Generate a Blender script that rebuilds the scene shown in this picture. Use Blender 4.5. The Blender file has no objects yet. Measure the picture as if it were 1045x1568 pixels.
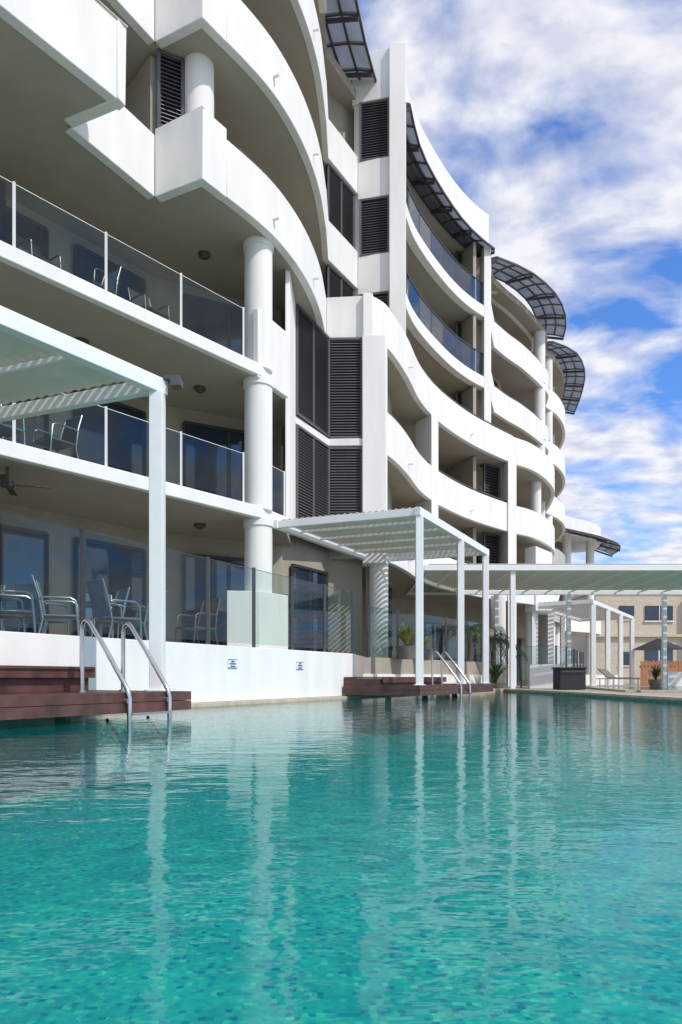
import bpy, math, random, bmesh
from mathutils import Vector
random.seed(7)
scene=bpy.context.scene
# ------------------------------------------------------------------ materials
def nodes(name):
    m=bpy.data.materials.new(name); m.use_nodes=True
    nt=m.node_tree; nt.nodes.clear()
    out=nt.nodes.new('ShaderNodeOutputMaterial')
    return m,nt,out
def N(nt,t,**kw):
    n=nt.nodes.new(t)
    for k,v in kw.items(): setattr(n,k,v)
    return n
def surf(name,col,rough=0.7,var=0.12,scale=3.0,bump=0.1,bscale=60,metal=0.0,streak=False,spec=0.5,transl=0):
    m,nt,out=nodes(name)
    p=N(nt,'ShaderNodeBsdfPrincipled'); p.inputs['Roughness'].default_value=rough; p.inputs['Metallic'].default_value=metal
    p.inputs['Specular IOR Level'].default_value=spec
    tc=N(nt,'ShaderNodeTexCoord'); mp=N(nt,'ShaderNodeMapping')
    if streak: mp.inputs['Scale'].default_value=(2.2,2.2,0.45)
    nt.links.new(tc.outputs['Object'],mp.inputs['Vector'])
    n=N(nt,'ShaderNodeTexNoise'); n.inputs['Scale'].default_value=scale; n.inputs['Detail'].default_value=6
    nt.links.new(mp.outputs[0],n.inputs['Vector'])
    r=N(nt,'ShaderNodeValToRGB')
    c1=[max(0,c*(1-var)) for c in col]; c2=[min(1,c*(1+var*0.6)) for c in col]
    r.color_ramp.elements[0].position=0.3; r.color_ramp.elements[1].position=0.7
    r.color_ramp.elements[0].color=(*c1,1); r.color_ramp.elements[1].color=(*c2,1)
    nt.links.new(n.outputs['Fac'],r.inputs['Fac']); nt.links.new(r.outputs['Color'],p.inputs['Base Color'])
    if bump>0:
        n2=N(nt,'ShaderNodeTexNoise'); n2.inputs['Scale'].default_value=bscale; n2.inputs['Detail'].default_value=3
        nt.links.new(tc.outputs['Object'],n2.inputs['Vector'])
        b=N(nt,'ShaderNodeBump'); b.inputs['Strength'].default_value=bump; b.inputs['Distance'].default_value=0.01
        nt.links.new(n2.outputs['Fac'],b.inputs['Height']); nt.links.new(b.outputs['Normal'],p.inputs['Normal'])
    if transl:
        t=N(nt,'ShaderNodeBsdfTranslucent'); nt.links.new(r.outputs['Color'],t.inputs[0]); mx=N(nt,'ShaderNodeMixShader'); mx.inputs[0].default_value=transl
        nt.links.new(p.outputs[0],mx.inputs[1]); nt.links.new(t.outputs[0],mx.inputs[2]); nt.links.new(mx.outputs[0],out.inputs[0])
    else: nt.links.new(p.outputs[0],out.inputs[0])
    return m
def glass(name,tint,ior=1.5,rough=0.0):
    m,nt,out=nodes(name)
    t=N(nt,'ShaderNodeBsdfTransparent'); t.inputs[0].default_value=(*tint,1)
    g=N(nt,'ShaderNodeBsdfGlossy'); g.inputs['Roughness'].default_value=rough; g.inputs['Color'].default_value=(0.9,0.95,1,1)
    f=N(nt,'ShaderNodeFresnel'); f.inputs['IOR'].default_value=ior
    geo=N(nt,'ShaderNodeNewGeometry'); iv=N(nt,'ShaderNodeMix'); iv.data_type='FLOAT'
    iv.inputs[2].default_value=ior; iv.inputs[3].default_value=1.0/ior
    nt.links.new(geo.outputs['Backfacing'],iv.inputs[0]); nt.links.new(iv.outputs[0],f.inputs['IOR'])
    mx=N(nt,'ShaderNodeMixShader')
    nt.links.new(f.outputs[0],mx.inputs[0]); nt.links.new(t.outputs[0],mx.inputs[1]); nt.links.new(g.outputs[0],mx.inputs[2])
    nt.links.new(mx.outputs[0],out.inputs[0]); return m
M={}
M['white']=surf('white_render',(0.80,0.785,0.75),0.8,0.07,1.1,0.35,38,streak=True,spec=0.15)
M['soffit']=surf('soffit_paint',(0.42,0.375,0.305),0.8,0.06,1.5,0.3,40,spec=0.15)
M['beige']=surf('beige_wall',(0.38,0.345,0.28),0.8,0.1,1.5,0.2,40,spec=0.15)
M['taupe']=surf('taupe_wall',(0.20,0.18,0.15),0.8,0.1,1.5,0.1,40,spec=0.15)
M['louvre']=surf('louvre_metal',(0.12,0.12,0.13),0.45,0.1,4,0,metal=0.2)
M['dark']=surf('dark_frame',(0.04,0.037,0.037),0.45,0.1,4,0)
M['wmetal']=surf('white_metal',(0.80,0.795,0.78),0.35,0.04,4,0)
M['cream']=surf('cream_slat',(0.70,0.68,0.59),0.5,0.06,4,0,transl=0.25)
M['steel']=surf('stainless_steel',(0.62,0.61,0.60),0.2,0.08,8,0,metal=1.0)
M['post']=surf('post_metal',(0.13,0.12,0.12),0.35,0.1,8,0,metal=0.7)
M['chairb']=surf('chair_mesh',(0.07,0.13,0.22),0.6,0.2,10,0)
M['chairf']=surf('chair_frame',(0.34,0.36,0.38),0.3,0.05,8,0,metal=0.8)
M['wood']=surf('deck_timber',(0.105,0.042,0.034),0.5,0.5,5,0.25,50)
M['paving']=surf('paving',(0.40,0.36,0.30),0.75,0.15,1.2,0.2,40)
M['coping']=surf('coping_stone',(0.50,0.42,0.31),0.7,0.2,6,0.2,60)
M['timber']=surf('timber_fence',(0.42,0.18,0.07),0.6,0.25,4,0.1,40)
M['pot']=surf('pot_clay',(0.16,0.15,0.14),0.6,0.2,6,0.1,40)
M['leaf']=surf('leaf',(0.055,0.10,0.03),0.5,0.4,6,0)
M['leafy']=surf('leaf_yellow',(0.30,0.32,0.08),0.5,0.4,6,0)
M['leafd']=surf('leaf_dark',(0.04,0.07,0.025),0.5,0.5,3,0)
M['bark']=surf('bark',(0.12,0.09,0.07),0.8,0.3,6,0.3,30)
M['blue']=surf('sign_blue',(0.03,0.12,0.42),0.5,0.05,6,0)
M['panel']=surf('roof_grid_panel',(0.18,0.20,0.24),0.4,0.3,1.2,0,transl=0.5)
M['panelb']=surf('grid_bar',(0.055,0.05,0.055),0.5,0.1,4,0)
M['black']=surf('black_canvas',(0.02,0.02,0.022),0.6,0.2,6,0)
M['lamp']=surf('lamp_body',(0.09,0.07,0.06),0.4,0.1,6,0)
M['glass']=glass('fence_glass',(0.70,0.81,0.77),1.45)
M['glassg']=glass('balcony_glass',(0.58,0.72,0.67),1.45)
M['glassb']=glass('balcony_glass_blue',(0.26,0.44,0.58),1.9)
m,nt,out=nodes('far_wall')     # light brick
p=N(nt,'ShaderNodeBsdfPrincipled'); p.inputs['Roughness'].default_value=0.85
tc=N(nt,'ShaderNodeTexCoord'); sp0=N(nt,'ShaderNodeSeparateXYZ'); cb=N(nt,'ShaderNodeCombineXYZ')
nt.links.new(tc.outputs['Object'],sp0.inputs[0]); nt.links.new(sp0.outputs[0],cb.inputs[0]); nt.links.new(sp0.outputs[2],cb.inputs[1])
bk=N(nt,'ShaderNodeTexBrick'); bk.inputs['Scale'].default_value=1.6; bk.inputs['Color1'].default_value=(0.62,0.54,0.42,1); bk.inputs['Color2'].default_value=(0.55,0.48,0.37,1); bk.inputs['Mortar'].default_value=(0.42,0.37,0.30,1); bk.inputs['Mortar Size'].default_value=0.012
nt.links.new(cb.outputs[0],bk.inputs['Vector']); nt.links.new(bk.outputs[0],p.inputs['Base Color']); nt.links.new(p.outputs[0],out.inputs[0]); M['far']=m
m,nt,out=nodes('window_glass')
p=N(nt,'ShaderNodeBsdfPrincipled'); p.inputs['Base Color'].default_value=(0.012,0.028,0.058,1); p.inputs['Roughness'].default_value=0.04
p.inputs['Specular IOR Level'].default_value=0.8
nt.links.new(p.outputs[0],out.inputs[0]); M['win']=m
# ---- water
m,nt,out=nodes('pool_water')
tc=N(nt,'ShaderNodeTexCoord')
mp=N(nt,'ShaderNodeMapping'); mp.inputs['Scale'].default_value=(1.0,1.9,1); mp.inputs['Rotation'].default_value=(0,0,0.12)
nt.links.new(tc.outputs['Object'],mp.inputs['Vector'])
n1=N(nt,'ShaderNodeTexNoise'); n1.inputs['Scale'].default_value=3.2; n1.inputs['Detail'].default_value=2; n1.inputs['Distortion'].default_value=0.3
n2=N(nt,'ShaderNodeTexNoise'); n2.inputs['Scale'].default_value=12; n2.inputs['Detail'].default_value=2; n2.inputs['Distortion'].default_value=0.3
nt.links.new(mp.outputs[0],n1.inputs['Vector']); nt.links.new(mp.outputs[0],n2.inputs['Vector'])
ad=N(nt,'ShaderNodeMath',operation='MULTIPLY_ADD'); ad.inputs[1].default_value=0.22
nt.links.new(n2.outputs['Fac'],ad.inputs[0]); nt.links.new(n1.outputs['Fac'],ad.inputs[2])
b=N(nt,'ShaderNodeBump'); b.inputs['Strength'].default_value=1.0; b.inputs['Distance'].default_value=0.0055
nt.links.new(ad.outputs[0],b.inputs['Height'])
fr=N(nt,'ShaderNodeFresnel'); fr.inputs['IOR'].default_value=1.27
nt.links.new(b.outputs[0],fr.inputs['Normal'])
tr=N(nt,'ShaderNodeBsdfTransparent'); tr.inputs[0].default_value=(0.37,0.91,0.90,1)
df=N(nt,'ShaderNodeBsdfDiffuse'); df.inputs[0].default_value=(0.02,0.42,0.42,1)   # scattering in the water body
m0=N(nt,'ShaderNodeMixShader'); m0.inputs[0].default_value=0.20
nt.links.new(tr.outputs[0],m0.inputs[1]); nt.links.new(df.outputs[0],m0.inputs[2])
gl=N(nt,'ShaderNodeBsdfGlossy'); gl.inputs['Roughness'].default_value=0.03
nt.links.new(b.outputs[0],gl.inputs['Normal'])
mx=N(nt,'ShaderNodeMixShader')
nt.links.new(fr.outputs[0],mx.inputs[0]); nt.links.new(m0.outputs[0],mx.inputs[1]); nt.links.new(gl.outputs[0],mx.inputs[2])
nt.links.new(mx.outputs[0],out.inputs[0]); M['water']=m
# ---- pool tiles
m,nt,out=nodes('pool_mosaic')
p=N(nt,'ShaderNodeBsdfPrincipled'); p.inputs['Roughness'].default_value=0.6
tc=N(nt,'ShaderNodeTexCoord')
v=N(nt,'ShaderNodeTexVoronoi'); v.inputs['Scale'].default_value=38; v.distance='CHEBYCHEV'
v.inputs['Randomness'].default_value=0.45
nn=N(nt,'ShaderNodeTexNoise'); nn.inputs['Scale'].default_value=3.2; nn.inputs['Detail'].default_value=6; nn.inputs['Distortion'].default_value=1.0
nt.links.new(tc.outputs['Object'],v.inputs['Vector']); nt.links.new(tc.outputs['Object'],nn.inputs['Vector'])
sep=N(nt,'ShaderNodeSeparateColor'); nt.links.new(v.outputs['Color'],sep.inputs[0])
r1=N(nt,'ShaderNodeValToRGB'); cr=r1.color_ramp
cr.elements[0].position=0.0; cr.elements[0].color=(0.015,0.13,0.32,1)
cr.elements[1].position=1.0; cr.elements[1].color=(0.36,0.66,0.46,1)
e=cr.elements.new(0.15); e.color=(0.06,0.36,0.38,1)
e=cr.elements.new(0.85); e.color=(0.13,0.48,0.41,1)
nt.links.new(sep.outputs[0],r1.inputs['Fac'])
r2=N(nt,'ShaderNodeValToRGB'); r2.color_ramp.elements[0].position=0.35; r2.color_ramp.elements[1].position=0.68
r2.color_ramp.elements[0].color=(0.72,0.76,0.82,1); r2.color_ramp.elements[1].color=(1.28,1.22,1.12,1)
nt.links.new(nn.outputs['Fac'],r2.inputs['Fac'])
mu=N(nt,'ShaderNodeMix'); mu.data_type='RGBA'; mu.blend_type='MULTIPLY'; mu.inputs[0].default_value=1
nt.links.new(r1.outputs[0],mu.inputs[6]); nt.links.new(r2.outputs[0],mu.inputs[7])
nt.links.new(mu.outputs[2],p.inputs['Base Color']); nt.links.new(p.outputs[0],out.inputs[0]); M['mosaic']=m
# ------------------------------------------------------------------ mesh builder
class MB:
    def __init__(s): s.v=[]; s.f=[]
    def poly(s,pts): 
        b=len(s.v); s.v+= [tuple(p) for p in pts]; s.f.append(tuple(range(b,b+len(pts))))
        return s
    def hexa(s,a,b):
        n=len(s.v); s.v+=[tuple(p) for p in a]+[tuple(p) for p in b]
        s.f+=[(n+3,n+2,n+1,n),(n+4,n+5,n+6,n+7)]+[(n+i,n+(i+1)%4,n+4+(i+1)%4,n+4+i) for i in range(4)]
        return s
    def box(s,x0,x1,y0,y1,z0,z1):
        return s.hexa([(x0,y0,z0),(x1,y0,z0),(x1,y1,z0),(x0,y1,z0)],[(x0,y0,z1),(x1,y0,z1),(x1,y1,z1),(x0,y1,z1)])
    def bar(s,p,q,w,h):
        p=Vector(p);q=Vector(q);d=(q-p).normalized()
        up=Vector((0,0,1)) if abs(d.z)<0.95 else Vector((0,1,0))
        r=d.cross(up).normalized(); u=r.cross(d)
        o=[r*sx*w/2+u*sy*h/2 for sx,sy in((-1,-1),(1,-1),(1,1),(-1,1))]
        return s.hexa([p+k for k in o],[q+k for k in o])
    def prism(s,pts,z0,z1):
        n=len(s.v);k=len(pts)
        s.v+=[(p[0],p[1],z0) for p in pts]+[(p[0],p[1],z1) for p in pts]
        s.f.append(tuple(n+i for i in range(k))[::-1]); s.f.append(tuple(n+k+i for i in range(k)))
        s.f+=[(n+i,n+(i+1)%k,n+k+(i+1)%k,n+k+i) for i in range(k)]
        return s
    def wall(s,path,z0,z1,th):
        inn=offset(path,th)
        for i in range(len(path)-1):
            a,b,c,d=path[i],path[i+1],inn[i+1],inn[i]
            n=len(s.v)
            s.v+=[(p[0],p[1],z0) for p in (a,b,c,d)]+[(p[0],p[1],z1) for p in (a,b,c,d)]
            s.f+=[(n+3,n+2,n+1,n),(n+4,n+5,n+6,n+7),(n,n+1,n+5,n+4),(n+2,n+3,n+7,n+6)]
            if i==0: s.f.append((n+3,n,n+4,n+7))
            if i==len(path)-2: s.f.append((n+1,n+2,n+6,n+5))
        return s
    def cyl(s,x,y,z0,z1,r,seg=28,r2=None):
        r2=r if r2 is None else r2
        n=len(s.v)
        s.v+=[(x+r*math.cos(2*math.pi*i/seg),y+r*math.sin(2*math.pi*i/seg),z0) for i in range(seg)]
        s.v+=[(x+r2*math.cos(2*math.pi*i/seg),y+r2*math.sin(2*math.pi*i/seg),z1) for i in range(seg)]
        s.f.append(tuple(n+i for i in range(seg))[::-1]); s.f.append(tuple(n+seg+i for i in range(seg)))
        s.f+=[(n+i,n+(i+1)%seg,n+seg+(i+1)%seg,n+seg+i) for i in range(seg)]
        return s
    def tube(s,pts,r,seg=10):
        pts=[Vector(p) for p in pts]; base=len(s.v); prev=None
        for i,p in enumerate(pts):
            d=(pts[min(i+1,len(pts)-1)]-pts[max(i-1,0)]).normalized()
            if prev is None:
                a=Vector((0,0,1)) if abs(d.z)<0.9 else Vector((1,0,0))
                u=d.cross(a).normalized()
            else: u=(prev-d*prev.dot(d)).normalized()
            prev=u; w=d.cross(u)
            for k in range(seg):
                t=2*math.pi*k/seg; s.v.append(tuple(p+u*math.cos(t)*r+w*math.sin(t)*r))
        for i in range(len(pts)-1):
            for k in range(seg):
                s.f.append((base+i*seg+k,base+i*seg+(k+1)%seg,base+(i+1)*seg+(k+1)%seg,base+(i+1)*seg+k))
        s.f.append(tuple(base+k for k in range(seg))[::-1]); e=base+(len(pts)-1)*seg; s.f.append(tuple(e+k for k in range(seg)))
        return s
    def make(s,name,mat,parent=None,smooth=False,bevel=0):
        me=bpy.data.meshes.new(name); me.from_pydata(s.v,[],s.f); me.update()
        bm=bmesh.new(); bm.from_mesh(me)
        if smooth or bevel: bmesh.ops.remove_doubles(bm,verts=bm.verts,dist=1e-5)
        bmesh.ops.recalc_face_normals(bm,faces=bm.faces); bm.to_mesh(me); bm.free()
        me.materials.append(M[mat] if isinstance(mat,str) else mat)
        o=bpy.data.objects.new(name,me); scene.collection.objects.link(o)
        if parent: o.parent=parent
        if smooth:
            for pl in me.polygons: pl.use_smooth=True
            me.set_sharp_from_angle(angle=math.radians(35))
        if bevel:
            b=o.modifiers.new('bevel','BEVEL'); b.width=bevel; b.segments=2; b.limit_method='ANGLE'; b.angle_limit=math.radians(50)
        return o
def empty(name,loc=(0,0,0)):
    o=bpy.data.objects.new(name,None); scene.collection.objects.link(o); o.location=loc; return o
def offset(path,d):
    res=[]
    for i,p in enumerate(path):
        ns=[]
        if i>0:
            a=Vector(path[i])-Vector(path[i-1]); ns.append(Vector((-a.y,a.x)).normalized())
        if i<len(path)-1:
            a=Vector(path[i+1])-Vector(path[i]); ns.append(Vector((-a.y,a.x)).normalized())
        if len(ns)==2:
            m=(ns[0]+ns[1])
            if m.length<1e-3: m=ns[0]
            m.normalize(); k=max(0.35,m.dot(ns[0])); res.append((p[0]+m.x*d/k,p[1]+m.y*d/k))
        else: res.append((p[0]+ns[0].x*d,p[1]+ns[0].y*d))
    return res
def smooth(pts,k=6):
    P=[Vector(p) for p in pts]; out=[]
    for i in range(len(P)-1):
        p0=P[max(i-1,0)]; p1=P[i]; p2=P[i+1]; p3=P[min(i+2,len(P)-1)]
        if i==0: p0=p1*2-p2
        if i+2>len(P)-1: p3=p2*2-p1
        for j in range(k):
            t=j/k
            out.append(0.5*((2*p1)+(p2-p0)*t+(2*p0-5*p1+4*p2-p3)*t*t+(-p0+3*p1-3*p2+p3)*t**3))
    out.append(P[-1]); return [tuple(p) for p in out]
def samp(path,t):
    P=[Vector(p) for p in path]; ls=[0]
    for i in range(1,len(P)): ls.append(ls[-1]+(P[i]-P[i-1]).length)
    s=ls[-1]*t; i=1
    while i<len(ls)-1 and ls[i]<s: i+=1
    return P[i-1].lerp(P[i],(s-ls[i-1])/max(1e-9,ls[i]-ls[i-1]))
def resample(path,step):
    P=[Vector(p) for p in path]; L=sum((b-a).length for a,b in zip(P,P[1:]))
    n=max(1,round(L/step)); return [tuple(samp(path,k/n)) for k in range(n+1)]
# ------------------------------------------------------------------ levels
F={1:3.62,2:6.62,3:9.62,4:12.62,5:15.62,6:18.62}
U=Vector((0.489,0.872)); NN=Vector((0.872,-0.489))
def W(t,o=0.0): 
    p=Vector((-3.4,8.06))+U*t+NN*o; return (p.x,p.y)
WATER=-0.43
# ------------------------------------------------------------------ plan paths
E12=[(-9.04,5.73),(-5.16,10.3),(-1.68,14.4),(-1.2,15.4),(-1.22,17.0)]
arc=smooth([(-2.58,12.7),(-1.64,14.0),(-1.15,14.95),(-0.78,16.05),(-0.53,17.3),(-0.4,18.8)],8)
S=smooth([(0.8,18.7),(1.24,19.15),(1.65,20.0),(2.1,21.2),(2.65,22.9),(3.34,24.4),(4.2,25.8),(5.15,27.1),(6.2,28.3),(7.45,29.6)],5)
UP=smooth([(1.8,21.25),(2.04,22.2),(2.5,23.6),(3.2,25.0),(4.3,26.8),(5.3,28.1),(6.3,29.1)],6)
B3u=smooth([(7.1,31.6),(8.0,32.7),(9.0,33.8),(10.3,35.5),(11.2,36.9),(11.5,38.2)],5)
B3l=smooth([(7.45,29.6),(8.6,30.6),(9.8,32.3),(10.7,34.2),(11.2,36.2),(11.5,38.2)],5)
B4=smooth([(11.6,38.6),(12.6,39.8),(13.6,41.6),(14.3,43.6),(14.7,45.8),(14.7,48)],5)
REC=[(-4.55,11.55),(-3.6,13.2)]
BL=[(-7.0,6.3),(-3.5,11.1)]
front3=BL+REC+arc+S+B3l[1:]+B4
low12=S+B3l[1:]+B4
frontU=[(-6.6,8.0)]+REC+arc+[(-0.37,20.1),(0.53,21.6),(1.5,21.35)]+UP+B3u+B4
back=[(13,50),(4,50),(-4,36),(-14,24),(-18,10)]
bld=empty('curved_apartment_building')
white=MB(); sof=MB()
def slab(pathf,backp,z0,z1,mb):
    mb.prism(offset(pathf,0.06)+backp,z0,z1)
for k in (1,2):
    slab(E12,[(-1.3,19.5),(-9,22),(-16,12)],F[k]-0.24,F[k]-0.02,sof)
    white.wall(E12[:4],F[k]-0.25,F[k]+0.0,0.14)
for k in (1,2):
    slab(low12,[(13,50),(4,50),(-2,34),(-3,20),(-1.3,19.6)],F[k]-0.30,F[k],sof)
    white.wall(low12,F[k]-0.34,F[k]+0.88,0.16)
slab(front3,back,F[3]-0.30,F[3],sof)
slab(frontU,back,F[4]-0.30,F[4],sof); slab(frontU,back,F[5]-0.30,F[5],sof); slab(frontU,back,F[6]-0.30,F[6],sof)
white.wall(BL,F[3]-0.32,F[3]+0.95,0.18)
white.wall([BL[1],REC[0]],F[3]-0.33,F[3]+0.95,0.18)
white.wall(REC,F[3]-0.32,F[3]+0.88,0.18)
for k in (3,4,5):
    white.wall([REC[1],(-2.58,12.7)],F[k]-0.325,F[k]+1.0,0.18)
    white.wall(arc[:4],F[k]-0.33,F[k]+1.0,0.18)
    white.wall(arc[3:],F[k]-0.32,F[k]+0.80,0.18)
white.wall([arc[-1],(0.62,18.72)],F[3]-0.31,F[3]+0.86,0.18)
white.wall(S,F[3]-0.32,F[3]+0.88,0.18)
white.wall(B3l,F[3]-0.325,F[3]+0.85,0.18)
for k in (4,5):
    white.wall([(-6.6,8.0)]+REC,F[k]-0.32,F[k]+0.88,0.18)
    white.wall([arc[-1],(-0.37,20.1),(0.53,21.6)],F[k]-0.31,F[k]+0.86,0.18)
    white.wall([(0.53,21.6),(1.5,21.35)],F[k]-0.5,F[k]+0.7,0.25)
    white.wall(UP,F[k]-0.36,F[k]+0.12,0.3)
    white.wall([UP[-1],B3u[0]],F[k]-0.35,F[k]+0.9,0.2)
    white.wall(B3u,F[k]-0.32,F[k]+0.88,0.18)
for k in (1,2,3,4,5):
    white.wall(B4,F[k]-0.315,F[k]+0.87,0.18)
white.wall(arc,F[6]-0.32,F[6]+0.1,0.2)
white.wall([(0.35,21.66),(1.51,21.33)],F[6]-0.45,F[6]+1.08,0.3)
white.wall(UP,F[6]-0.3,F[6]+1.1,0.25)
white.wall([UP[-1],(6.4,30.5),(5.5,33)],F[6]-0.31,F[6]+1.1,0.25)
white.wall([(7.4,32.6)]+offset(B3u,0.7)[2:],F[6]-0.32,F[6]+0.02,0.2)
white.box(1.5,2.02,21.18,21.9,F[3]+0.3,F[6]+1.09)
white.prism([(0.42,21.70),(0.60,21.60),(0.62,22.0),(0.42,22.1)],F[3],F[6]-0.46)
white.box(0.40,1.51,21.46,21.8,F[3],F[3]+1.5)
white.prism([(0.58,18.55),(1.22,18.55),(1.30,19.1),(0.6,19.2)],F[1]-0.5,F[3]-0.3)
white.prism([(0.60,18.57),(0.86,18.6),(0.9,18.9),(0.6,18.9)],F[3]-0.3,F[3]+0.87)
white.prism([(6.05,28.85),(6.38,29.0),(6.35,29.8),(6.0,29.6)],F[3]+0.2,F[6]-0.2)
white.prism([(7.15,29.2),(7.6,29.55),(7.5,30.3),(7.1,30.1)],-0.4,F[3]-0.3)
white.prism([(3.2,24.1),(3.5,24.5),(2.9,25.1),(2.7,24.8)],F[1],F[3]-0.31)
white.prism([(10.0,33.0),(10.45,33.5),(10.2,34.0),(9.8,33.6)],-0.4,F[1])
white.prism([(8.75,30.65),(10.0,32.3),(9.6,32.8),(8.4,31.2)],F[1]-0.6,F[2]-0.7)
white.wall([(-1.74,14.33),(-1.18,15.42)],F[2]-0.3,F[2]+1.15,0.14)
white.prism([(-1.27,15.55),(-1.17,15.6),(-1.13,17.0),(-1.4,17.0)],F[1],F[3]-0.31)
white.wall([(-1.24,16.6),(-1.16,16.95),(-0.33,18.66),(0.6,18.62)],F[2]-0.28,F[2]-0.08,0.1)
white.make('facade_bands',"white",bld,smooth=True,bevel=0.015)
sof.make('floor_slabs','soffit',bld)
st=MB()
st.bar((11.35,36.6,F[1]),(12.6,38.6,F[2]-0.4),0.25,0.25); st.bar((11.35,36.6,F[1]),(10.6,34.6,F[2]-0.4),0.25,0.25)
st.make('raking_struts','white',bld)
col=MB()
col.cyl(-1.78,14.72,0.5,F[1]-0.23,0.30); col.cyl(-1.78,14.72,F[1]-0.03,F[2]-0.23,0.30); col.cyl(-1.78,14.72,F[2]-0.03,F[3]-0.29,0.30)
for k in (1,2,3): col.cyl(-1.78,14.72,(F[k]-0.38 if k<3 else F[3]-0.42),(F[k]-0.235 if k<3 else F[3]-0.295),0.33)
col.cyl(-2.86,13.75,F[3],F[4]-0.29,0.30); col.cyl(-2.86,13.75,F[4],F[5]-0.29,0.30)
col.cyl(1.05,18.95,-0.4,F[1]-0.3,0.26)
for k in (1,2,3,4,5):
    col.cyl(10.55,36.3,F[k],F[k+1]-0.29,0.3); col.cyl(11.9,39.4,F[k],F[k+1]-0.29,0.3); col.cyl(13.2,43.2,F[k],F[k+1]-0.29,0.3)
for x,y in ((10.2,34.6),(8.9,31.9),(12.4,40.5),(13.8,44.0),(6.4,27.8)): col.cyl(x,y,-0.4,F[1]-0.29,0.3)
col.cyl(9.3,32.6,F[2],F[3]-0.29,0.25)
col.make('round_columns','white',bld,smooth=True)
ped=MB(); ped.prism([(-2.35,14.05),(-1.7,14.15),(-1.15,14.9),(-1.6,15.2),(-2.3,14.8)],0.5,1.80)
ped.make('column_pedestal','white',bld,bevel=0.015)
# ---- back walls
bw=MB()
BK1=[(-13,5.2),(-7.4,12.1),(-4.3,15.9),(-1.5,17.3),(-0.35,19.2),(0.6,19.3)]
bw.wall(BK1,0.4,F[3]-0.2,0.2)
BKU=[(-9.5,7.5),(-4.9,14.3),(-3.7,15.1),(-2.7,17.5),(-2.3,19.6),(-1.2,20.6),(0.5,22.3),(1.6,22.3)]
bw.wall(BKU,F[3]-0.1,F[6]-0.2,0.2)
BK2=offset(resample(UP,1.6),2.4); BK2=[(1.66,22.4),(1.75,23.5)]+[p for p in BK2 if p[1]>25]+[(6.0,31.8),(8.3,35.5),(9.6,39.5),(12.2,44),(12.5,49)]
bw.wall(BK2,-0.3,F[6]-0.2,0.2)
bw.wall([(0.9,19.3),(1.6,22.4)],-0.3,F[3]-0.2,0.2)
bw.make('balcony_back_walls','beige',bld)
dv=MB()
for k in (3,4,5): dv.bar((-3.70,13.48,F[k]+1.34),(-4.75,14.6,F[k]+1.34),0.14,2.6)
for k in (1,2,3,4,5):
    dv.bar((5.6,28.6,F[k]+1.34),(4.6,31.0,F[k]+1.34),0.15,2.6)
dv.bar((-5.9,11.0,1.9),(-6.9,12.2,1.9),0.2,2.8)
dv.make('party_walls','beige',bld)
win=MB(); wfr=MB()
def wonseg(a,b,t0,t1,z0,z1,mull=3,out=0.06):
    a=Vector(a);b=Vector(b);d=(b-a).normalized(); n=Vector((d.y,-d.x))
    p=a.lerp(b,t0)+n*out; q=a.lerp(b,t1)+n*out
    win.bar((p.x,p.y,(z0+z1)/2),(q.x,q.y,(z0+z1)/2),0.04,z1-z0)
    p2=p+n*0.03;q2=q+n*0.03
    for z in (z0,z1): wfr.bar((p2.x,p2.y,z),(q2.x,q2.y,z),0.08,0.07)
    for i in range(mull+1):
        c=p2.lerp(q2,i/mull); wfr.bar((c.x,c.y,z0),(c.x,c.y,z1),0.07,0.07)
for k,z in ((0,0.5),(1,F[1]),(2,F[2])):
    wonseg(BK1[0],BK1[1],0.30,0.92,z+0.02,z+2.4,6)
    wonseg(BK1[1],BK1[2],0.08,0.45,z+0.02,z+2.4,2)
    wonseg(BK1[1],BK1[2],0.58,0.92,z+0.02,z+2.4,2)
    wonseg(BK1[2],BK1[3],0.2,0.9,z+0.02,z+2.4,2)
wonseg(BK1[3],BK1[4],0.15,0.9,0.52,2.9,2)
wonseg((0.9,19.3),(1.6,22.4),0.15,0.9,0.52,2.9,2)
for k in (3,4,5):
    wonseg(BKU[0],BKU[1],0.3,0.9,F[k],F[k]+2.4,4)
    wonseg(BKU[2],BKU[3],0.1,0.9,F[k],F[k]+2.4,2)
for i in range(1,len(BK2)-1):
    for k in (1,2,3,4,5): wonseg(BK2[i],BK2[i+1],0.2,0.8,F[k],F[k]+2.3,2)
    if i>4: wonseg(BK2[i],BK2[i+1],0.12,0.88,-0.2,2.4,2)
win.make('windows','win',bld); wfr.make('window_frames','dark',bld)
# ---- louvres
lv=MB(); lvb=MB()
def louvre(a,b,z0,z1,step=0.10,panels=2):
    a=Vector(a);b=Vector(b);d=(b-a).normalized(); n=Vector((d.y,-d.x))
    i0=a-n*0.05;i1=b-n*0.05
    lvb.bar((i0.x,i0.y,(z0+z1)/2),(i1.x,i1.y,(z0+z1)/2),0.03,z1-z0)
    z=z0+step
    while z<z1-0.04:
        lv.hexa([(a.x,a.y,z),(b.x,b.y,z),(b.x+n.x*0.045,b.y+n.y*0.045,z-0.045),(a.x+n.x*0.045,a.y+n.y*0.045,z-0.045)],
                [(a.x,a.y,z+0.012),(b.x,b.y,z+0.012),(b.x+n.x*0.045,b.y+n.y*0.045,z-0.033),(a.x+n.x*0.045,a.y+n.y*0.045,z-0.033)])
        z+=step
    a2=a+n*0.03;b2=b+n*0.03
    for zz in (z0+0.03,z1-0.03): lv.bar((a2.x,a2.y,zz),(b2.x,b2.y,zz),0.07,0.06)
    for i in range(panels+1):
        c=a2.lerp(b2,i/panels); lv.bar((c.x,c.y,z0),(c.x,c.y,z1),0.06,0.07)
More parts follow.
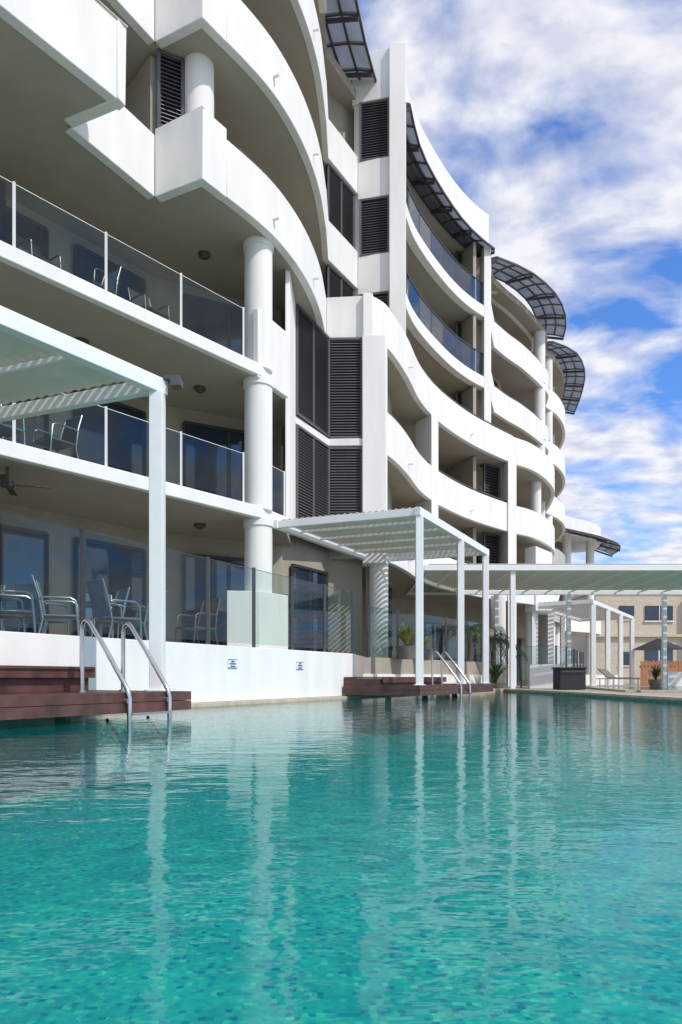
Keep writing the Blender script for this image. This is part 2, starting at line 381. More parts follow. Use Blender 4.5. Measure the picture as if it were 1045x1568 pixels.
for z0,z1 in ((F[1]-0.1,F[2]-0.3),(F[2]-0.06,F[3]-0.31)):
    louvre((-1.12,17.05),(-0.36,18.68),z0,z1,0.075,2)
    louvre((-0.33,18.74),(0.57,18.72),z0,z1,0.075,1)
louvre((0.62,21.62),(1.49,21.45),F[3]+1.5,F[4]-0.5,0.08,1)
louvre((0.62,21.62),(1.49,21.45),F[4]+0.7,F[5]-0.5,0.08,1)
louvre((0.62,21.62),(1.49,21.45),F[5]+0.7,F[6]-0.45,0.08,1)
for k in (3,4): louvre((-0.40,20.35),(0.38,21.62),F[k]+0.0,F[k+1]-0.32,0.08,2)
for k in (3,4): louvre((-3.58,13.42),(-3.16,13.62),F[k],F[k+1]-0.31,0.08,1)
for k in (3,4,5): louvre((4.95,29.3),(5.75,29.6),F[k]+0.1,F[k+1]-0.35,0.12,1)
for k in (1,2): louvre((6.2,29.6),(7.0,30.2),F[k]+0.1,F[k+1]-0.35,0.12,1)
lv.make('louvre_slats','louvre',bld); lvb.make('louvre_backing','dark',bld)
# ---- balustrades
def rail(path,z,h,step,glassmat,postmat,name,parent,off=0.08,pw=0.035,gap=0.06,toprail=False):
    pts=resample(path,step) if off==0 else offset(resample(path,step),off)
    g=MB(); q=MB()
    for i in range(len(pts)-1):
        a=Vector(pts[i]);b=Vector(pts[i+1]);d=(b-a).normalized()
        a2=a+d*0.03;b2=b-d*0.03
        g.poly([(a2.x,a2.y,z+gap),(b2.x,b2.y,z+gap),(b2.x,b2.y,z+h),(a2.x,a2.y,z+h)])
        if toprail: q.bar((a.x,a.y,z+h+0.02),(b.x,b.y,z+h+0.02),0.05,0.035)
        else: q.bar((a2.x,a2.y,z+h+0.004),(b2.x,b2.y,z+h+0.004),0.012,0.008)
    for p in pts: q.bar((p[0],p[1],z),(p[0],p[1],z+h+0.03),pw,pw)
    g.make(name+'_glass',glassmat,parent); q.make(name+'_posts',postmat,parent)
for k in (1,2):
    rail([E12[0],E12[1],(-1.95,14.08)],F[k],1.02,1.55,'glassg','wmetal','balustrade',bld,off=0.09)
rail([(-1.68,14.4),(-1.2,15.4)],F[1],1.02,1.2,'glassg','wmetal','balustrade',bld,off=0.09)
for k in (4,5): rail(UP,F[k]+0.12,1.0,1.15,'glassb','post','balustrade',bld,off=0.12,toprail=True)
hr=MB()
def hrail(path,z):
    pts=offset(resample(path,0.8),0.09)
    for a,b in zip(pts,pts[1:]): hr.bar((a[0],a[1],z+0.1),(b[0],b[1],z+0.1),0.045,0.035)
    for p in pts[::2]: hr.bar((p[0],p[1],z-0.02),(p[0],p[1],z+0.1),0.03,0.03)
for k in (1,2,3): hrail(S[8:],F[k]+0.88)
for k in (3,4,5): hrail(arc[5:],F[k]+0.80)
for k in (4,5): hrail(B3u,F[k]+0.88)
for k in (1,2,3,4,5): hrail(B4,F[k]+0.87)
hr.make('hand_rails','post',bld)
sp=MB()
for pth,ks,idx in ((arc,(3,4,5),(11,27)),(S,(1,2,3),(15,35))):
    inn=offset(pth,-0.14)
    for k in ks:
        for i in idx: sp.tube([(pth[i][0],pth[i][1],F[k]+0.03),(inn[i][0],inn[i][1],F[k]+0.02)],0.03)
sp.make('drain_spouts','wmetal',bld,smooth=True)
cl=MB()
for x,y,k in ((-3.0,15.0,3),(-3.1,15.0,2),(-3.1,15.0,1),(-6.6,11.0,1),(-4.9,12.9,2),(6.2,29.9,3)):
    z=F[k]-(0.30 if k==3 else 0.24); cl.cyl(x,y,z-0.05,z,0.13,20); cl.cyl(x,y,z-0.11,z-0.05,0.06,20,0.12)
cl.make('ceiling_lights','lamp',bld,smooth=True)
cf=empty('ceiling_fan',(-5.35,10.95,F[1]-0.24)); q=MB(); q.cyl(0,0,-0.22,0,0.02,10); q.cyl(0,0,-0.32,-0.22,0.10,20)
for i in range(4):
    a=i*math.pi/2+0.3; q.hexa([(math.cos(a+d)*r,math.sin(a+d)*r,-0.29+e) for d,r,e in ((-.5,.1,0),(-.1,.65,-.01),(.1,.65,.01),(.5,.1,0.01))],[(math.cos(a+d)*r,math.sin(a+d)*r,-0.28+e) for d,r,e in ((-.5,.1,0),(-.1,.65,-.01),(.1,.65,.01),(.5,.1,0.01))])
q.make('motor_and_blades','lamp',cf)
hp=empty('patio_heater',(-6.35,12.8,F[3]-0.30)); q=MB(); q.bar((0,0,-0.45),(0,0,0),0.1,0.06); q.bar((0,0.05,-0.5),(0.55,0.65,-0.5),0.10,0.05); q.make('bracket_and_element','dark',hp)
# ---- roof sun-shade grids
def grid(gp,gb,outer,inner,zo,zi,step,m):
    o=resample(outer,step); n=len(o)-1
    def pt(i,j):
        a=samp(outer,i/n); b=samp(inner,i/n); t=j/m; q=a.lerp(b,t); return Vector((q.x,q.y,zo+(zi-zo)*t+0.10*math.sin(math.pi*t)))
    for i in range(n):
        for j in range(m):
            c=[pt(i,j),pt(i+1,j),pt(i+1,j+1),pt(i,j+1)]
            ce=sum(c,Vector())/4; cc=[ce+(x-ce)*0.88 for x in c]
            gp.poly(cc)
    for i in range(n+1):
        for j in range(m): gb.bar(pt(i,j),pt(i,j+1),0.06,0.09)
    for j in range(m+1):
        for i in range(n): gb.bar(pt(i,j),pt(i+1,j),0.06,0.08)
    for i in range(0,n+1,2): gb.bar(pt(i,m)-Vector((0,0,0.05)),pt(i,0)-Vector((0,0,0.14)),0.05,0.12)
gp=MB(); gb=MB()
go=smooth([(-1.2,14.0),(-0.2,16.2),(0.35,18.6),(0.75,20.3),(1.25,21.95)],5)
grid(gp,gb,go,offset(go,1.55),18.75,19.05,0.95,3)
g2=offset(UP,-0.28)[3:]
grid(gp,gb,g2,offset(g2,0.9),18.15,18.3,0.9,2)
g3=smooth([(7.0,30.6),(8.8,31.7),(10.6,33.6),(11.8,35.8),(12.3,37.7)],5)
grid(gp,gb,g3,offset(g3,1.5),18.85,19.1,1.1,3)
g4=smooth([(11.9,38.4),(13.6,39.6),(15.0,42.0),(15.9,45.0),(16.6,48.5)],5)
grid(gp,gb,g4,offset(g4,1.6),18.9,19.2,1.2,3)
gp.make('sunshade_panels','panel',bld); gb.make('sunshade_frame','panelb',bld)
# ---- low end wing
wing=MB()
wp=smooth([(14.5,47),(16.6,48.6),(18.6,50.3),(20.0,52.5),(20.4,55)],4)
for z in (3.6,6.9): wing.wall(wp,z-0.3,z+0.9,0.25)
wing.wall(wp,10.4,11.4,0.25)
wing.prism(offset(wp,0.1)+[(14,58)],6.7,6.9); wing.prism(offset(wp,0.1)+[(14,58)],3.4,3.6); wing.prism(offset(wp,0.1)+[(14,58)],10.2,10.6)
wing.cyl(18.6,51,-0.4,10.3,0.3); wing.cyl(16.2,49,-0.4,10.3,0.3)
wing.make('end_wing','white',bld)
MB().wall(offset(wp,2.2),-0.3,10.2,0.2).make('end_wing_back','taupe',bld)
gp=MB(); gb=MB(); g5=offset(wp,-1.4); grid(gp,gb,g5,offset(g5,1.8),9.9,10.5,1.2,3)
gp.make('end_wing_panels','panel',bld); gb.make('end_wing_frame','panelb',bld)

# ------------------------------------------------------------------ ground, patio, pool
pool=[(-14,-9),(-11,-4.5),W(-8,0.02),W(-4,0.02),W(0,0.02),W(4,0.02),W(8,0.02),W(12,0.02),(4.4,21.2),(5.0,21.6),(5.5,17.4),(5.65,11.3),(5.9,5),(6.2,-9)]
g=MB(); c0=Vector((0,6)); n=len(pool)
outp=[]
for p in pool:
    d=(Vector(p)-c0).normalized(); outp.append(c0+d*2500)
for i in range(n):
    a,b=pool[i],pool[(i+1)%n]; A,B=outp[i],outp[(i+1)%n]
    g.poly([(a[0],a[1],-0.37),(b[0],b[1],-0.37),(B.x,B.y,-0.37),(A.x,A.y,-0.37)])
g.make('ground','paving')
FL=-1.16
MB().prism(pool,FL-0.02,FL).make('pool_floor','mosaic')
pw=MB()
for i in range(n):
    a,b=pool[i],pool[(i+1)%n]; pw.poly([(a[0],a[1],FL-0.01),(b[0],b[1],FL-0.01),(b[0],b[1],-0.375),(a[0],a[1],-0.375)])
pw.make('pool_wall','mosaic')
w=MB(); w.poly([(p[0],p[1],WATER) for p in pool]); w.make('water','water')
cp=MB(); cp.wall([(5.0,21.6),(5.5,17.4),(5.65,11.3),(5.9,5),(6.2,-9)][::-1],-0.44,-0.33,-0.42)
cp.wall([W(12,0.1),(4.4,21.25),(5.0,21.6)][::-1],-0.445,-0.335,0.42)
cp.wall([W(-14,0.12),W(12.1,0.12)],-0.45,-0.375,0.2)
cp.make('pool_coping','coping',bevel=0.01)
pt=MB(); pt.prism([W(-16,-0.05),W(7.8,-0.05),(0.75,17.6),(4.6,22.6),(6.5,27),(4,36),(-20,40),(-32,4)],-0.5,0.5)
pt.make('patio','paving')
wl=MB(); wl.wall([W(-15,0.0),W(7.6,0.0)],-0.6,0.515,0.14)
wl.wall([W(7.6,-0.02),(0.80,17.5),(4.65,22.5),(5.2,24.0)],-0.6,0.10,0.14)
wl.make('pool_side_wall','white',bevel=0.01)
wl=MB(); wl.wall([(0.72,17.5),(4.58,22.55),(6.4,27.0)],0.0,0.53,0.14); wl.make('planter_wall','beige',bevel=0.01)
# ------------------------------------------------------------------ decks
def deck(t0,t1,o0,o1,ztop,name,u0,u1,uo,uz):
    par=empty(name); b=MB()
    def piece(ta,tb,oa,ob,za,zb):
        b.hexa([(*W(ta,oa),za),(*W(tb,oa),za),(*W(tb,ob),za),(*W(ta,ob),za)],[(*W(ta,oa),zb),(*W(tb,oa),zb),(*W(tb,ob),zb),(*W(ta,ob),zb)])
    o=o0
    while o<o1-0.05:
        piece(t0,t1,o,min(o+0.134,o1),ztop-0.03,ztop); o+=0.14
    piece(t0,t1+0.025,o1,o1+0.03,ztop-0.095,ztop+0.002); piece(t0,t1+0.025,o1,o1+0.03,ztop-0.20,ztop-0.10)
    piece(t1,t1+0.025,o0,o1-0.001,ztop-0.095,ztop+0.002); piece(t1,t1+0.025,o0,o1-0.001,ztop-0.20,ztop-0.10)
    if t0>0:
        piece(t0-0.025,t0,o0,o1+0.03,ztop-0.095,ztop+0.002); piece(t0-0.025,t0,o0,o1+0.03,ztop-0.20,ztop-0.10)
    piece(t0+0.1,t1-0.1,o0,o1-0.1,ztop-0.15,ztop-0.035)
    o=0.02
    while o<uo-0.05:
        piece(u0,u1,o,o+0.134,uz-0.03,uz); o+=0.14
    piece(u0,u1+0.025,uo,uo+0.03,uz-0.12,uz+0.002); piece(u1,u1+0.025,0.02,uo-0.001,uz-0.12,uz+0.002)
    piece(u0,u1,0.03,uo-0.05,ztop+0.001,uz-0.035)
    b.make('deck_boards','wood',par,bevel=0.003)
    s=MB()
    t=t0+0.5
    while t<t1: s.box(W(t,o1-0.9)[0]-0.06,W(t,o1-0.9)[0]+0.06,W(t,o1-0.9)[1]-0.06,W(t,o1-0.9)[1]+0.06,FL,ztop-0.15); t+=2
    s.make('deck_piers','pot',par)
deck(-9,0.43,0.04,1.7,-0.15,'timber_deck',-9,-0.12,0.80,0.12)
deck(7.0,11.8,0.04,1.72,-0.15,'timber_deck.001',7.05,10.6,0.9,0.02)
def ladder(t0,t1,o1,name):
    par=empty(name); r=MB()
    for t in (t0,t1):
        a=Vector((*W(t,o1-0.62),0)); b=Vector((*W(t,o1+0.07),0)); zt=0.60
        def mix(k,z): q=a.lerp(b,k); return (q.x,q.y,z)
        pts=[mix(0,-0.15),mix(0,0.2),mix(0,zt-0.10)]
        pts+=[mix(0.01,zt-0.05),mix(0.05,zt-0.012),mix(0.11,zt),mix(0.18,zt-0.03)]
        pts+=[mix(0.5,0.30),mix(0.90,-0.06),mix(0.96,-0.12),mix(1.0,-0.20),mix(1.0,-0.4),mix(1.0,-1.05)]
        r.tube(pts,0.024,12)
        q=mix(0,0); r.cyl(q[0],q[1],-0.15,-0.13,0.045,16)
        c=Vector((*W(t,o1+0.02),-0.23)); r.tube([c,mix(1.0,-0.23)],0.035,12)
        r.tube([mix(1.0,-0.75),(*W(t,o1-0.25),-0.42)],0.016)
    for z in (-0.36,-0.62,-0.88):
        p=W(t0,o1+0.07);q=W(t1,o1+0.07); r.bar((*p,z),(*q,z),0.08,0.025)
    r.make('rails_and_treads','steel',par,smooth=True)
ladder(-0.49,0.07,1.7,'pool_ladder'); ladder(9.25,9.85,1.72,'pool_ladder.001')
def fence(path,z,h,step,name):
    par=empty(name); rail(path,z,h,step,'glass','post','panel',par,off=0,pw=0.055)
fence([W(-9,-0.07),W(7.6,-0.07)],0.515,1.33,1.19,'glass_pool_fence')
fence([(0.72,17.58),(4.55,22.6),(6.3,26.9)],0.53,1.3,1.3,'glass_pool_fence.001')
fence([(6.6,25.0),(8.0,24.6),(11.0,31.0)],-0.36,1.5,1.3,'glass_pool_fence.002')
# ------------------------------------------------------------------ pergolas
def pergola(p0,u,v,L,D,z,posts,name,pw=0.15,zb=-0.15,slat=0.14):
    par=empty(name); p0=Vector(p0);u=Vector(u).normalized();v=Vector(v).normalized()
    fr=MB(); sl=MB()
    def P(a,b,zz): q=p0+u*a+v*b; return (q.x,q.y,zz)
    fr.bar(P(-0.1,0,z),P(L+0.1,0,z),0.12,0.17); fr.bar(P(-0.1,D,z),P(L+0.1,D,z),0.12,0.17)
    fr.bar(P(0,0.06,z+0.002),P(0,D-0.06,z+0.002),0.10,0.15); fr.bar(P(L,0.06,z+0.002),P(L,D-0.06,z+0.002),0.10,0.15)
    a=0.9
    while a<L-0.3: fr.bar(P(a,0.06,z+0.02),P(a,D-0.06,z+0.02),0.04,0.06); a+=0.9
    b=0.14
    while b<D-0.06:
        q0=Vector(P(0.06,b,z+0.10));q1=Vector(P(L-0.06,b,z+0.10)); vv=Vector((v.x,v.y,0))*slat*0.44; up=Vector((0,0,-0.022)); th=Vector((0,0,0.012))
        sl.hexa([q0-vv-up,q1-vv-up,q1+vv+up,q0+vv+up],[q0-vv-up+th,q1-vv-up+th,q1+vv+up+th,q0+vv+up+th]); b+=slat
    for a,b in posts:
        fr.bar(P(a,b,zb),P(a,b,z-0.085),pw,pw); fr.bar(P(a,b,zb),P(a,b,zb+0.02),pw+0.08,pw+0.08)
    fr.make('frame_and_posts','wmetal',par,bevel=0.008); sl.make('slats','cream',par)
pv=(-0.93,0.36)
pergola((-2.05,7.62),(-0.585,-0.811),pv,5.5,3.1,3.26,[(0,0),(4.2,0)],'white_pergola')
pergola((1.56,13.6),(0.46,0.888),pv,4.9,3.15,3.3,[(0,0),(2.7,0),(4.85,0)],'white_pergola.001')
pergola((2.6,20.6),(1,0.0),(0,1),14,6.0,3.32,[(2.6,0.1),(6.2,5.8),(9.9,5.8),(3.4,5.8)],'white_pergola.002',zb=-0.36,slat=0.2)
pergola((10.9,29.6),(0.54,0.84),(-0.84,0.54),9.5,2.8,3.3,[(0.1,0),(3.1,0),(6.2,0),(9.4,0),(0.1,2.6),(5,2.6)],'white_pergola.003',zb=-0.36,slat=0.2,pw=0.2)
e=MB(); e.box(-1.98,-1.80,7.6,7.72,3.33,3.37); e.box(-1.90,-1.78,7.58,7.70,3.25,3.33)
e.make('pergola_floodlight','post',bevel=0.005)
# ------------------------------------------------------------------ signs
def sign(t,name):
    par=empty(name); s=MB(); z=0.23
    def q(ta,tb,o,za,zb,mb): mb.hexa([(*W(ta,o),za),(*W(tb,o),za),(*W(tb,o+0.008),za),(*W(ta,o+0.008),za)],[(*W(ta,o),zb),(*W(tb,o),zb),(*W(tb,o+0.008),zb),(*W(ta,o+0.008),zb)])
    q(t,t+0.24,0.003,z-0.07,z+0.07,s); s.make('plate','wmetal',par)
    b=MB()
    for za,zb,a0,a1 in ((0.025,0.045,0.08,0.16),(-0.01,0.008,0.04,0.20),(-0.05,-0.032,0.06,0.18)): q(t+a0,t+a1,0.012,z+za,z+zb,b)
    q(t,t+0.24,0.012,z+0.063,z+0.07,b); q(t,t+0.24,0.012,z-0.07,z-0.063,b)
    b.make('lettering','blue',par)
sign(3.25,'no_diving_sign'); sign(5.25,'no_diving_sign.001')
# ------------------------------------------------------------------ furniture
def chair(x,y,z,rot,name,fm='chairf',sm='chairb'):
    par=empty(name,(x,y,z)); par.rotation_euler=(0,0,rot)
    f=MB(); s=MB()
    for sx in (-0.27,0.27):
        f.tube([(sx,-0.27,0),(sx,-0.25,0.3),(sx,-0.22,0.62),(sx,-0.15,0.66),(sx,0.2,0.66),(sx,0.25,0.64)],0.016,8)
        f.tube([(sx,0.30,0),(sx,0.22,0.35),(sx*0.9,0.28,0.7),(sx*0.88,0.36,0.96)],0.016,8)
        f.tube([(sx,-0.25,0.40),(sx,0.22,0.40)],0.012,8)
    f.tube([(-0.24,0.36,0.96),(0.24,0.36,0.96)],0.014,8); f.tube([(-0.27,-0.25,0.40),(0.27,-0.25,0.40)],0.012,8)
    s.hexa([(-0.25,-0.25,0.41),(0.25,-0.25,0.41),(0.25,0.22,0.39),(-0.25,0.22,0.39)],[(-0.25,-0.25,0.43),(0.25,-0.25,0.43),(0.25,0.22,0.41),(-0.25,0.22,0.41)])
    s.hexa([(-0.24,0.23,0.42),(0.24,0.23,0.42),(0.23,0.355,0.95),(-0.23,0.355,0.95)],[(-0.24,0.25,0.42),(0.24,0.25,0.42),(0.23,0.375,0.95),(-0.23,0.375,0.95)])
    f.make('frame',fm,par,smooth=True); s.make('mesh_seat_and_back',sm,par)
def table(x,y,z,name,r=0.5):
    par=empty(name,(x,y,z)); t=MB(); t.cyl(0,0,0.71,0.74,r,32); t.cyl(0,0,0.02,0.71,0.035,12); t.cyl(0,0,0,0.03,0.26,24); t.make('top_and_stem','chairf',par,smooth=True)
cs=[(-5.0,9.9,0.5,1.2),(-4.75,10.9,0.5,2.8),(-5.7,10.6,0.5,-0.4),(-4.15,10.1,0.5,1.9),(-3.85,11.0,0.5,-0.9),(-4.2,11.7,0.5,0.3),(-3.35,11.4,0.5,-1.8),(-2.65,12.5,0.5,-0.7),(-3.45,10.5,0.5,2.4),(-4.5,9.4,0.5,2.0),
    (-5.5,11.0,3.6,1.0),(-4.9,11.7,3.6,-0.6),(-6.0,11.5,3.6,0.4),(-5.15,11.6,6.6,1.0),(-4.45,12.4,6.6,-0.6),(-3.7,13.2,6.6,0.9)]
for i,c in enumerate(cs): chair(c[0],c[1],c[2],c[3],'patio_chair'+('' if i==0 else '.%03d'%i),'post' if i in(7,13,14,15) else 'chairf','dark' if i in (7,11,13,15) else 'chairb')
table(-5.2,10.5,0.5,'patio_table'); table(-3.95,11.2,0.5,'patio_table.001',0.4); table(-5.4,11.3,3.6,'patio_table.002',0.4)
# ------------------------------------------------------------------ plants
def plant(x,y,z,h,n,name,mat,pot=0.25,poth=0.4,spread=0.7,droop=0.5):
    par=empty(name,(x,y,z)); l=MB()
    if pot: MB().cyl(0,0,0,poth,pot*0.75,24,pot).make('pot','pot',par,smooth=True)
    for i in range(n):
        a=random.uniform(0,2*math.pi); s=random.uniform(0.15,1)*spread*h; hh=h*random.uniform(0.6,1.0); w=0.03*random.uniform(0.7,1.3)+0.01*h
        px=[Vector((0,0,poth if pot else 0))]
        K=6
        for k in range(1,K+1):
            t=k/K; px.append(Vector((math.cos(a)*s*t**1.3,math.sin(a)*s*t**1.3,(poth if pot else 0)+hh*(t-droop*t*t*t*(s/(spread*h))))))
        side=Vector((-math.sin(a),math.cos(a),0))
        for k in range(K):
            wa=w*(1-k/K)**0.6; wb=w*(1-(k+1)/K)**0.6+0.002
            l.poly([px[k]-side*wa,px[k]+side*wa,px[k+1]+side*wb,px[k+1]-side*wb])
    l.make('leaves',mat,par)
plant(1.75,18.3,0.5,0.8,60,'spiky_yellow_plant','leafy',0.3,0.35)
plant(2.3,19.3,0.5,0.7,50,'spiky_yellow_plant.001','leafy',0.3,0.3)
plant(4.95,21.9,-0.36,0.9,80,'spiky_green_plant','leaf',0.35,0.2,0.8)
plant(13.0,28.2,-0.36,0.8,60,'grass_tree_plant','leaf',0.3,0.3,0.8)
def palm(x,y,z,h,name,fr=1.3,n=12):
    par=empty(name,(x,y,z)); t=MB(); t.tube([(0,0,0),(0.03,0,h*0.5),(0,0.05,h)],0.07,10); t.make('trunk','bark',par,smooth=True)
    l=MB()
    for i in range(n):
        a=2*math.pi*i/n+random.uniform(-.2,.2); el=random.uniform(0.1,0.9)
        pts=[Vector((math.cos(a)*fr*t*math.cos(el*(1-t)),math.sin(a)*fr*t*math.cos(el*(1-t)),h+fr*(math.sin(el)*t-0.9*t*t))) for t in [k/14 for k in range(15)]]
        side=Vector((-math.sin(a),math.cos(a),0))
        for k in range(1,14):
            for sg in (-1,1):
                L=fr*0.32*math.sin(math.pi*(k/14)**0.7)+0.05; p=pts[k]; q=p+side*sg*L*0.8+(pts[k+1]-p)*2-Vector((0,0,L*0.55)); d=(pts[k+1]-p)*0.45
                l.poly([p,p+d,q])
        for k in range(14): l.bar(pts[k],pts[k+1],0.015,0.015)
    l.make('fronds','leafd',par)
palm(3.95,21.0,0.5,1.0,'small_palm',0.9); palm(5.2,23.5,-0.3,1.6,'small_palm.001',1.2)
palm(32,92,-0.3,14.5,'palm_tree',2.6); palm(35,96,-0.3,14,'palm_tree.001',2.6)
dt=MB()
for i in range(9000):
    a=random.uniform(-60,190); base=random.uniform(130,150)
    hh=6+3*math.sin(a*0.13)+2.0*math.sin(a*0.41+1)
    z=random.uniform(-0.3,max(2,hh)); s=random.uniform(0.3,0.9)
    c=Vector((a,base,z)); u1=Vector((random.gauss(0,1),random.gauss(0,1),random.gauss(0,1))).normalized()*s; v1=Vector((random.gauss(0,1),random.gauss(0,1),random.gauss(0,1))).normalized()*s
    dt.poly([c,c+u1,c+u1+v1,c+v1])
dt.make('distant_trees','leafd')
# ------------------------------------------------------------------ far beige building
fb=empty('beige_apartment_building'); b=MB(); wn=MB(); wf=MB()
b.box(20.5,44,55,70,-0.4,3.4); b.box(20.5,44,55.01,70,3.401,6.9); b.box(20.3,44.2,54.8,70.2,6.901,7.15); b.box(28.0,44,54.2,55.2,-0.4,6.88)
b.box(20.4,44,54.7,54.99,3.3,3.5)
b.make('walls','far',fb)
for (x,z) in ((23,1.0),(23,4.7)):
    wn.box(x-0.6,x+0.6,54.93,54.99,z,z+1.1); wf.box(x-0.7,x+0.7,54.90,54.985,z-0.08,z); 
for z in (1.2,4.6):
    for x in (25.6,30.0,33.5): 
        yy=54.12 if x>28 else 54.9
        wn.box(x-1.1,x+1.1,yy,yy+0.07,z,z+1.2); wf.box(x-0.03,x+0.03,yy-0.04,yy,z,z+1.2); wf.box(x-1.2,x+1.2,yy-0.04,yy+0.07,z-0.1,z)
wn.make('windows','win',fb); wf.make('window_trim','white',fb)
tf=MB()
for i in range(48): tf.bar((13.5+i*0.16,30.6-i*0.02,-0.36),(13.5+i*0.16,30.6-i*0.02,0.75+0.02*(i%2)),0.14,0.03)
tf.bar((13.4,30.65,0.5),(21.0,29.7,0.5),0.04,0.08); tf.make('timber_paling_fence','timber')
um=empty('market_umbrella',(17.2,37,-0.36)); uc=MB(); uc.cyl(0,0,1.9,2.5,1.4,8,0.05); uc.make('canopy','black',um); MB().cyl(0,0,0,2.55,0.03,10).make('pole','steel',um,smooth=True)
lw=MB(); lw.wall([(9.6,29.0),(12.0,32.8),(14.4,35.5)],-0.36,0.15,0.3); lw.wall([(13.6,28.4),(16.0,28.3)],-0.36,0.25,0.3); lw.wall([(6.3,22.8),(7.3,22.7)],-0.36,0.45,0.25); lw.make('low_garden_wall','white',bevel=0.01)
bb=empty('barbecue_unit'); q=MB(); q.box(6.7,7.5,20.9,21.6,-0.36,0.28); q.box(6.66,7.54,20.86,21.64,0.281,0.33); q.make('cabinet','black',bb,bevel=0.02); q=MB(); q.tube([(6.75,20.84,0.2),(7.45,20.84,0.2)],0.012); q.make('handle','post',bb)
pw2=MB(); pw2.poly([(7.6,17.5,-0.355),(22,15.5,-0.355),(24,27.5,-0.355),(9.3,27.0,-0.355)]); pw2.make('water.001','water')
pf=MB(); pf.poly([(7.5,17.4,-0.362),(22.1,15.4,-0.362),(24.1,27.6,-0.362),(9.2,27.1,-0.362)]); pf.make('spa_pool_floor','mosaic')
cp=MB(); cp.wall([(7.6,17.5),(22,15.5)],-0.366,-0.31,-0.3); cp.wall([(9.3,27.0),(7.6,17.5)],-0.366,-0.312,-0.3); cp.make('spa_pool_coping','coping')
def lounger(x,y,rot,name):
    par=empty(name,(x,y,-0.36)); par.rotation_euler=(0,0,rot); f=MB(); s=MB()
    for sx in (-0.3,0.3):
        f.bar((sx,-0.9,0.32),(sx,0.9,0.32),0.03,0.04)
        for yy in (-0.8,0.7): f.bar((sx,yy,0),(sx,yy,0.32),0.03,0.03)
    s.hexa([(-0.3,-0.9,0.345),(0.3,-0.9,0.345),(0.3,0.3,0.345),(-0.3,0.3,0.345)],[(-0.3,-0.9,0.38),(0.3,-0.9,0.38),(0.3,0.3,0.38),(-0.3,0.3,0.38)])
    s.hexa([(-0.3,0.3,0.345),(0.3,0.3,0.345),(0.3,0.85,0.75),(-0.3,0.85,0.75)],[(-0.3,0.27,0.37),(0.3,0.27,0.37),(0.3,0.82,0.78),(-0.3,0.82,0.78)])
    f.make('frame','chairf',par); s.make('sling','taupe',par)
lounger(12.4,30.6,0.6,'sun_lounger')
# ------------------------------------------------------------------ world
sd=Vector((0.72,-0.60)); elev=math.radians(45)
wd=bpy.data.worlds.new('World'); scene.world=wd; wd.use_nodes=True; nt=wd.node_tree; nt.nodes.clear()
out=N(nt,'ShaderNodeOutputWorld'); bg=N(nt,'ShaderNodeBackground'); bg.inputs['Strength'].default_value=0.10
sk=N(nt,'ShaderNodeTexSky'); sk.sky_type='NISHITA'; sk.sun_disc=False; sk.sun_elevation=elev; sk.sun_rotation=math.atan2(sd.x,sd.y); sk.altitude=0; sk.air_density=1.0; sk.dust_density=0.4; sk.ozone_density=3.0
tint=N(nt,'ShaderNodeMix'); tint.data_type='RGBA'; tint.blend_type='MULTIPLY'; tint.inputs[0].default_value=1; tint.inputs[7].default_value=(1.0,1.55,2.3,1)
nt.links.new(sk.outputs[0],tint.inputs[6])
tc=N(nt,'ShaderNodeTexCoord'); sx=N(nt,'ShaderNodeSeparateXYZ'); nt.links.new(tc.outputs['Generated'],sx.inputs[0])
mxz=N(nt,'ShaderNodeMath',operation='MAXIMUM'); mxz.inputs[1].default_value=0.0; nt.links.new(sx.outputs[2],mxz.inputs[0])
az=N(nt,'ShaderNodeMath',operation='ADD'); az.inputs[1].default_value=0.22; nt.links.new(mxz.outputs[0],az.inputs[0])
dx=N(nt,'ShaderNodeMath',operation='DIVIDE'); dy=N(nt,'ShaderNodeMath',operation='DIVIDE')
nt.links.new(sx.outputs[0],dx.inputs[0]); nt.links.new(az.outputs[0],dx.inputs[1]); nt.links.new(sx.outputs[1],dy.inputs[0]); nt.links.new(az.outputs[0],dy.inputs[1])
cx=N(nt,'ShaderNodeCombineXYZ'); nt.links.new(dx.outputs[0],cx.inputs[0]); nt.links.new(dy.outputs[0],cx.inputs[1])
mp=N(nt,'ShaderNodeMapping'); mp.inputs['Rotation'].default_value=(0,0,0.5); mp.inputs['Scale'].default_value=(1.6,2.2,1); mp.inputs['Location'].default_value=(1.3,0.4,0)
nt.links.new(cx.outputs[0],mp.inputs['Vector'])
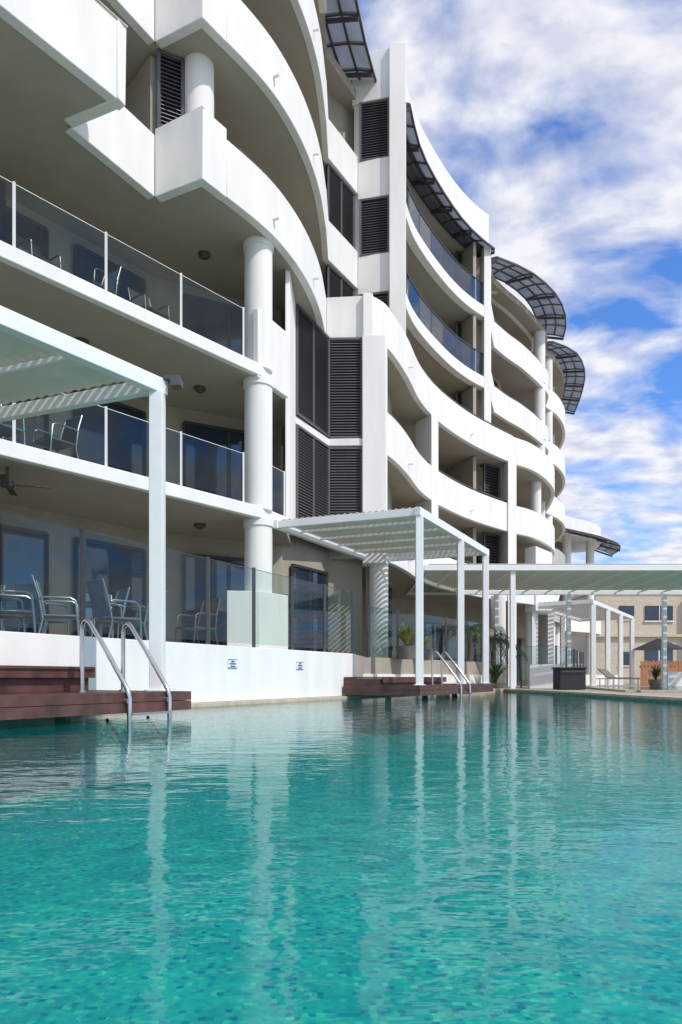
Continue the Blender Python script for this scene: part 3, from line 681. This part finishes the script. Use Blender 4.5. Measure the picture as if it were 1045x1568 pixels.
ns=N(nt,'ShaderNodeTexNoise'); ns.inputs['Scale'].default_value=2.0; ns.inputs['Detail'].default_value=9; ns.inputs['Roughness'].default_value=0.55; ns.inputs['Distortion'].default_value=0.28
nt.links.new(mp.outputs[0],ns.inputs['Vector'])
rp=N(nt,'ShaderNodeValToRGB'); rp.color_ramp.elements[0].position=0.36; rp.color_ramp.elements[1].position=0.55
nt.links.new(ns.outputs['Fac'],rp.inputs['Fac'])
ns2=N(nt,'ShaderNodeTexNoise'); ns2.inputs['Scale'].default_value=8; ns2.inputs['Detail'].default_value=6; nt.links.new(mp.outputs[0],ns2.inputs['Vector'])
rp2=N(nt,'ShaderNodeValToRGB'); rp2.color_ramp.elements[0].color=(7.0,7.2,8.5,1); rp2.color_ramp.elements[1].color=(9.6,9.6,10.0,1); rp2.color_ramp.elements[0].position=0.36; rp2.color_ramp.elements[1].position=0.6
nt.links.new(ns2.outputs['Fac'],rp2.inputs['Fac'])
cm=N(nt,'ShaderNodeMix'); cm.data_type='RGBA'
fm=N(nt,'ShaderNodeMath',operation='MULTIPLY'); fm.inputs[1].default_value=0.96; nt.links.new(rp.outputs[0],fm.inputs[0])
nt.links.new(fm.outputs[0],cm.inputs[0]); nt.links.new(tint.outputs[2],cm.inputs[6]); nt.links.new(rp2.outputs[0],cm.inputs[7])
nt.links.new(cm.outputs[2],bg.inputs[0]); nt.links.new(bg.outputs[0],out.inputs[0])
sl=bpy.data.lights.new('sun','SUN'); sl.energy=3.0; sl.angle=math.radians(0.5); sl.color=(1,0.95,0.88)
so=bpy.data.objects.new('sun',sl); scene.collection.objects.link(so)
h=sd.normalized(); dirv=Vector((h.x*math.cos(elev),h.y*math.cos(elev),math.sin(elev)))
so.rotation_euler=dirv.to_track_quat('Z','Y').to_euler()
cd=bpy.data.cameras.new('camera'); co=bpy.data.objects.new('camera',cd); scene.collection.objects.link(co)
co.location=(0,0,0); co.rotation_euler=(math.radians(90),0,0)
cd.sensor_width=36; cd.lens=24; cd.shift_y=254/1568; cd.clip_end=6000; cd.clip_start=0.05
scene.camera=co
scene.view_settings.view_transform='Standard'; scene.view_settings.look='None'; scene.view_settings.exposure=0
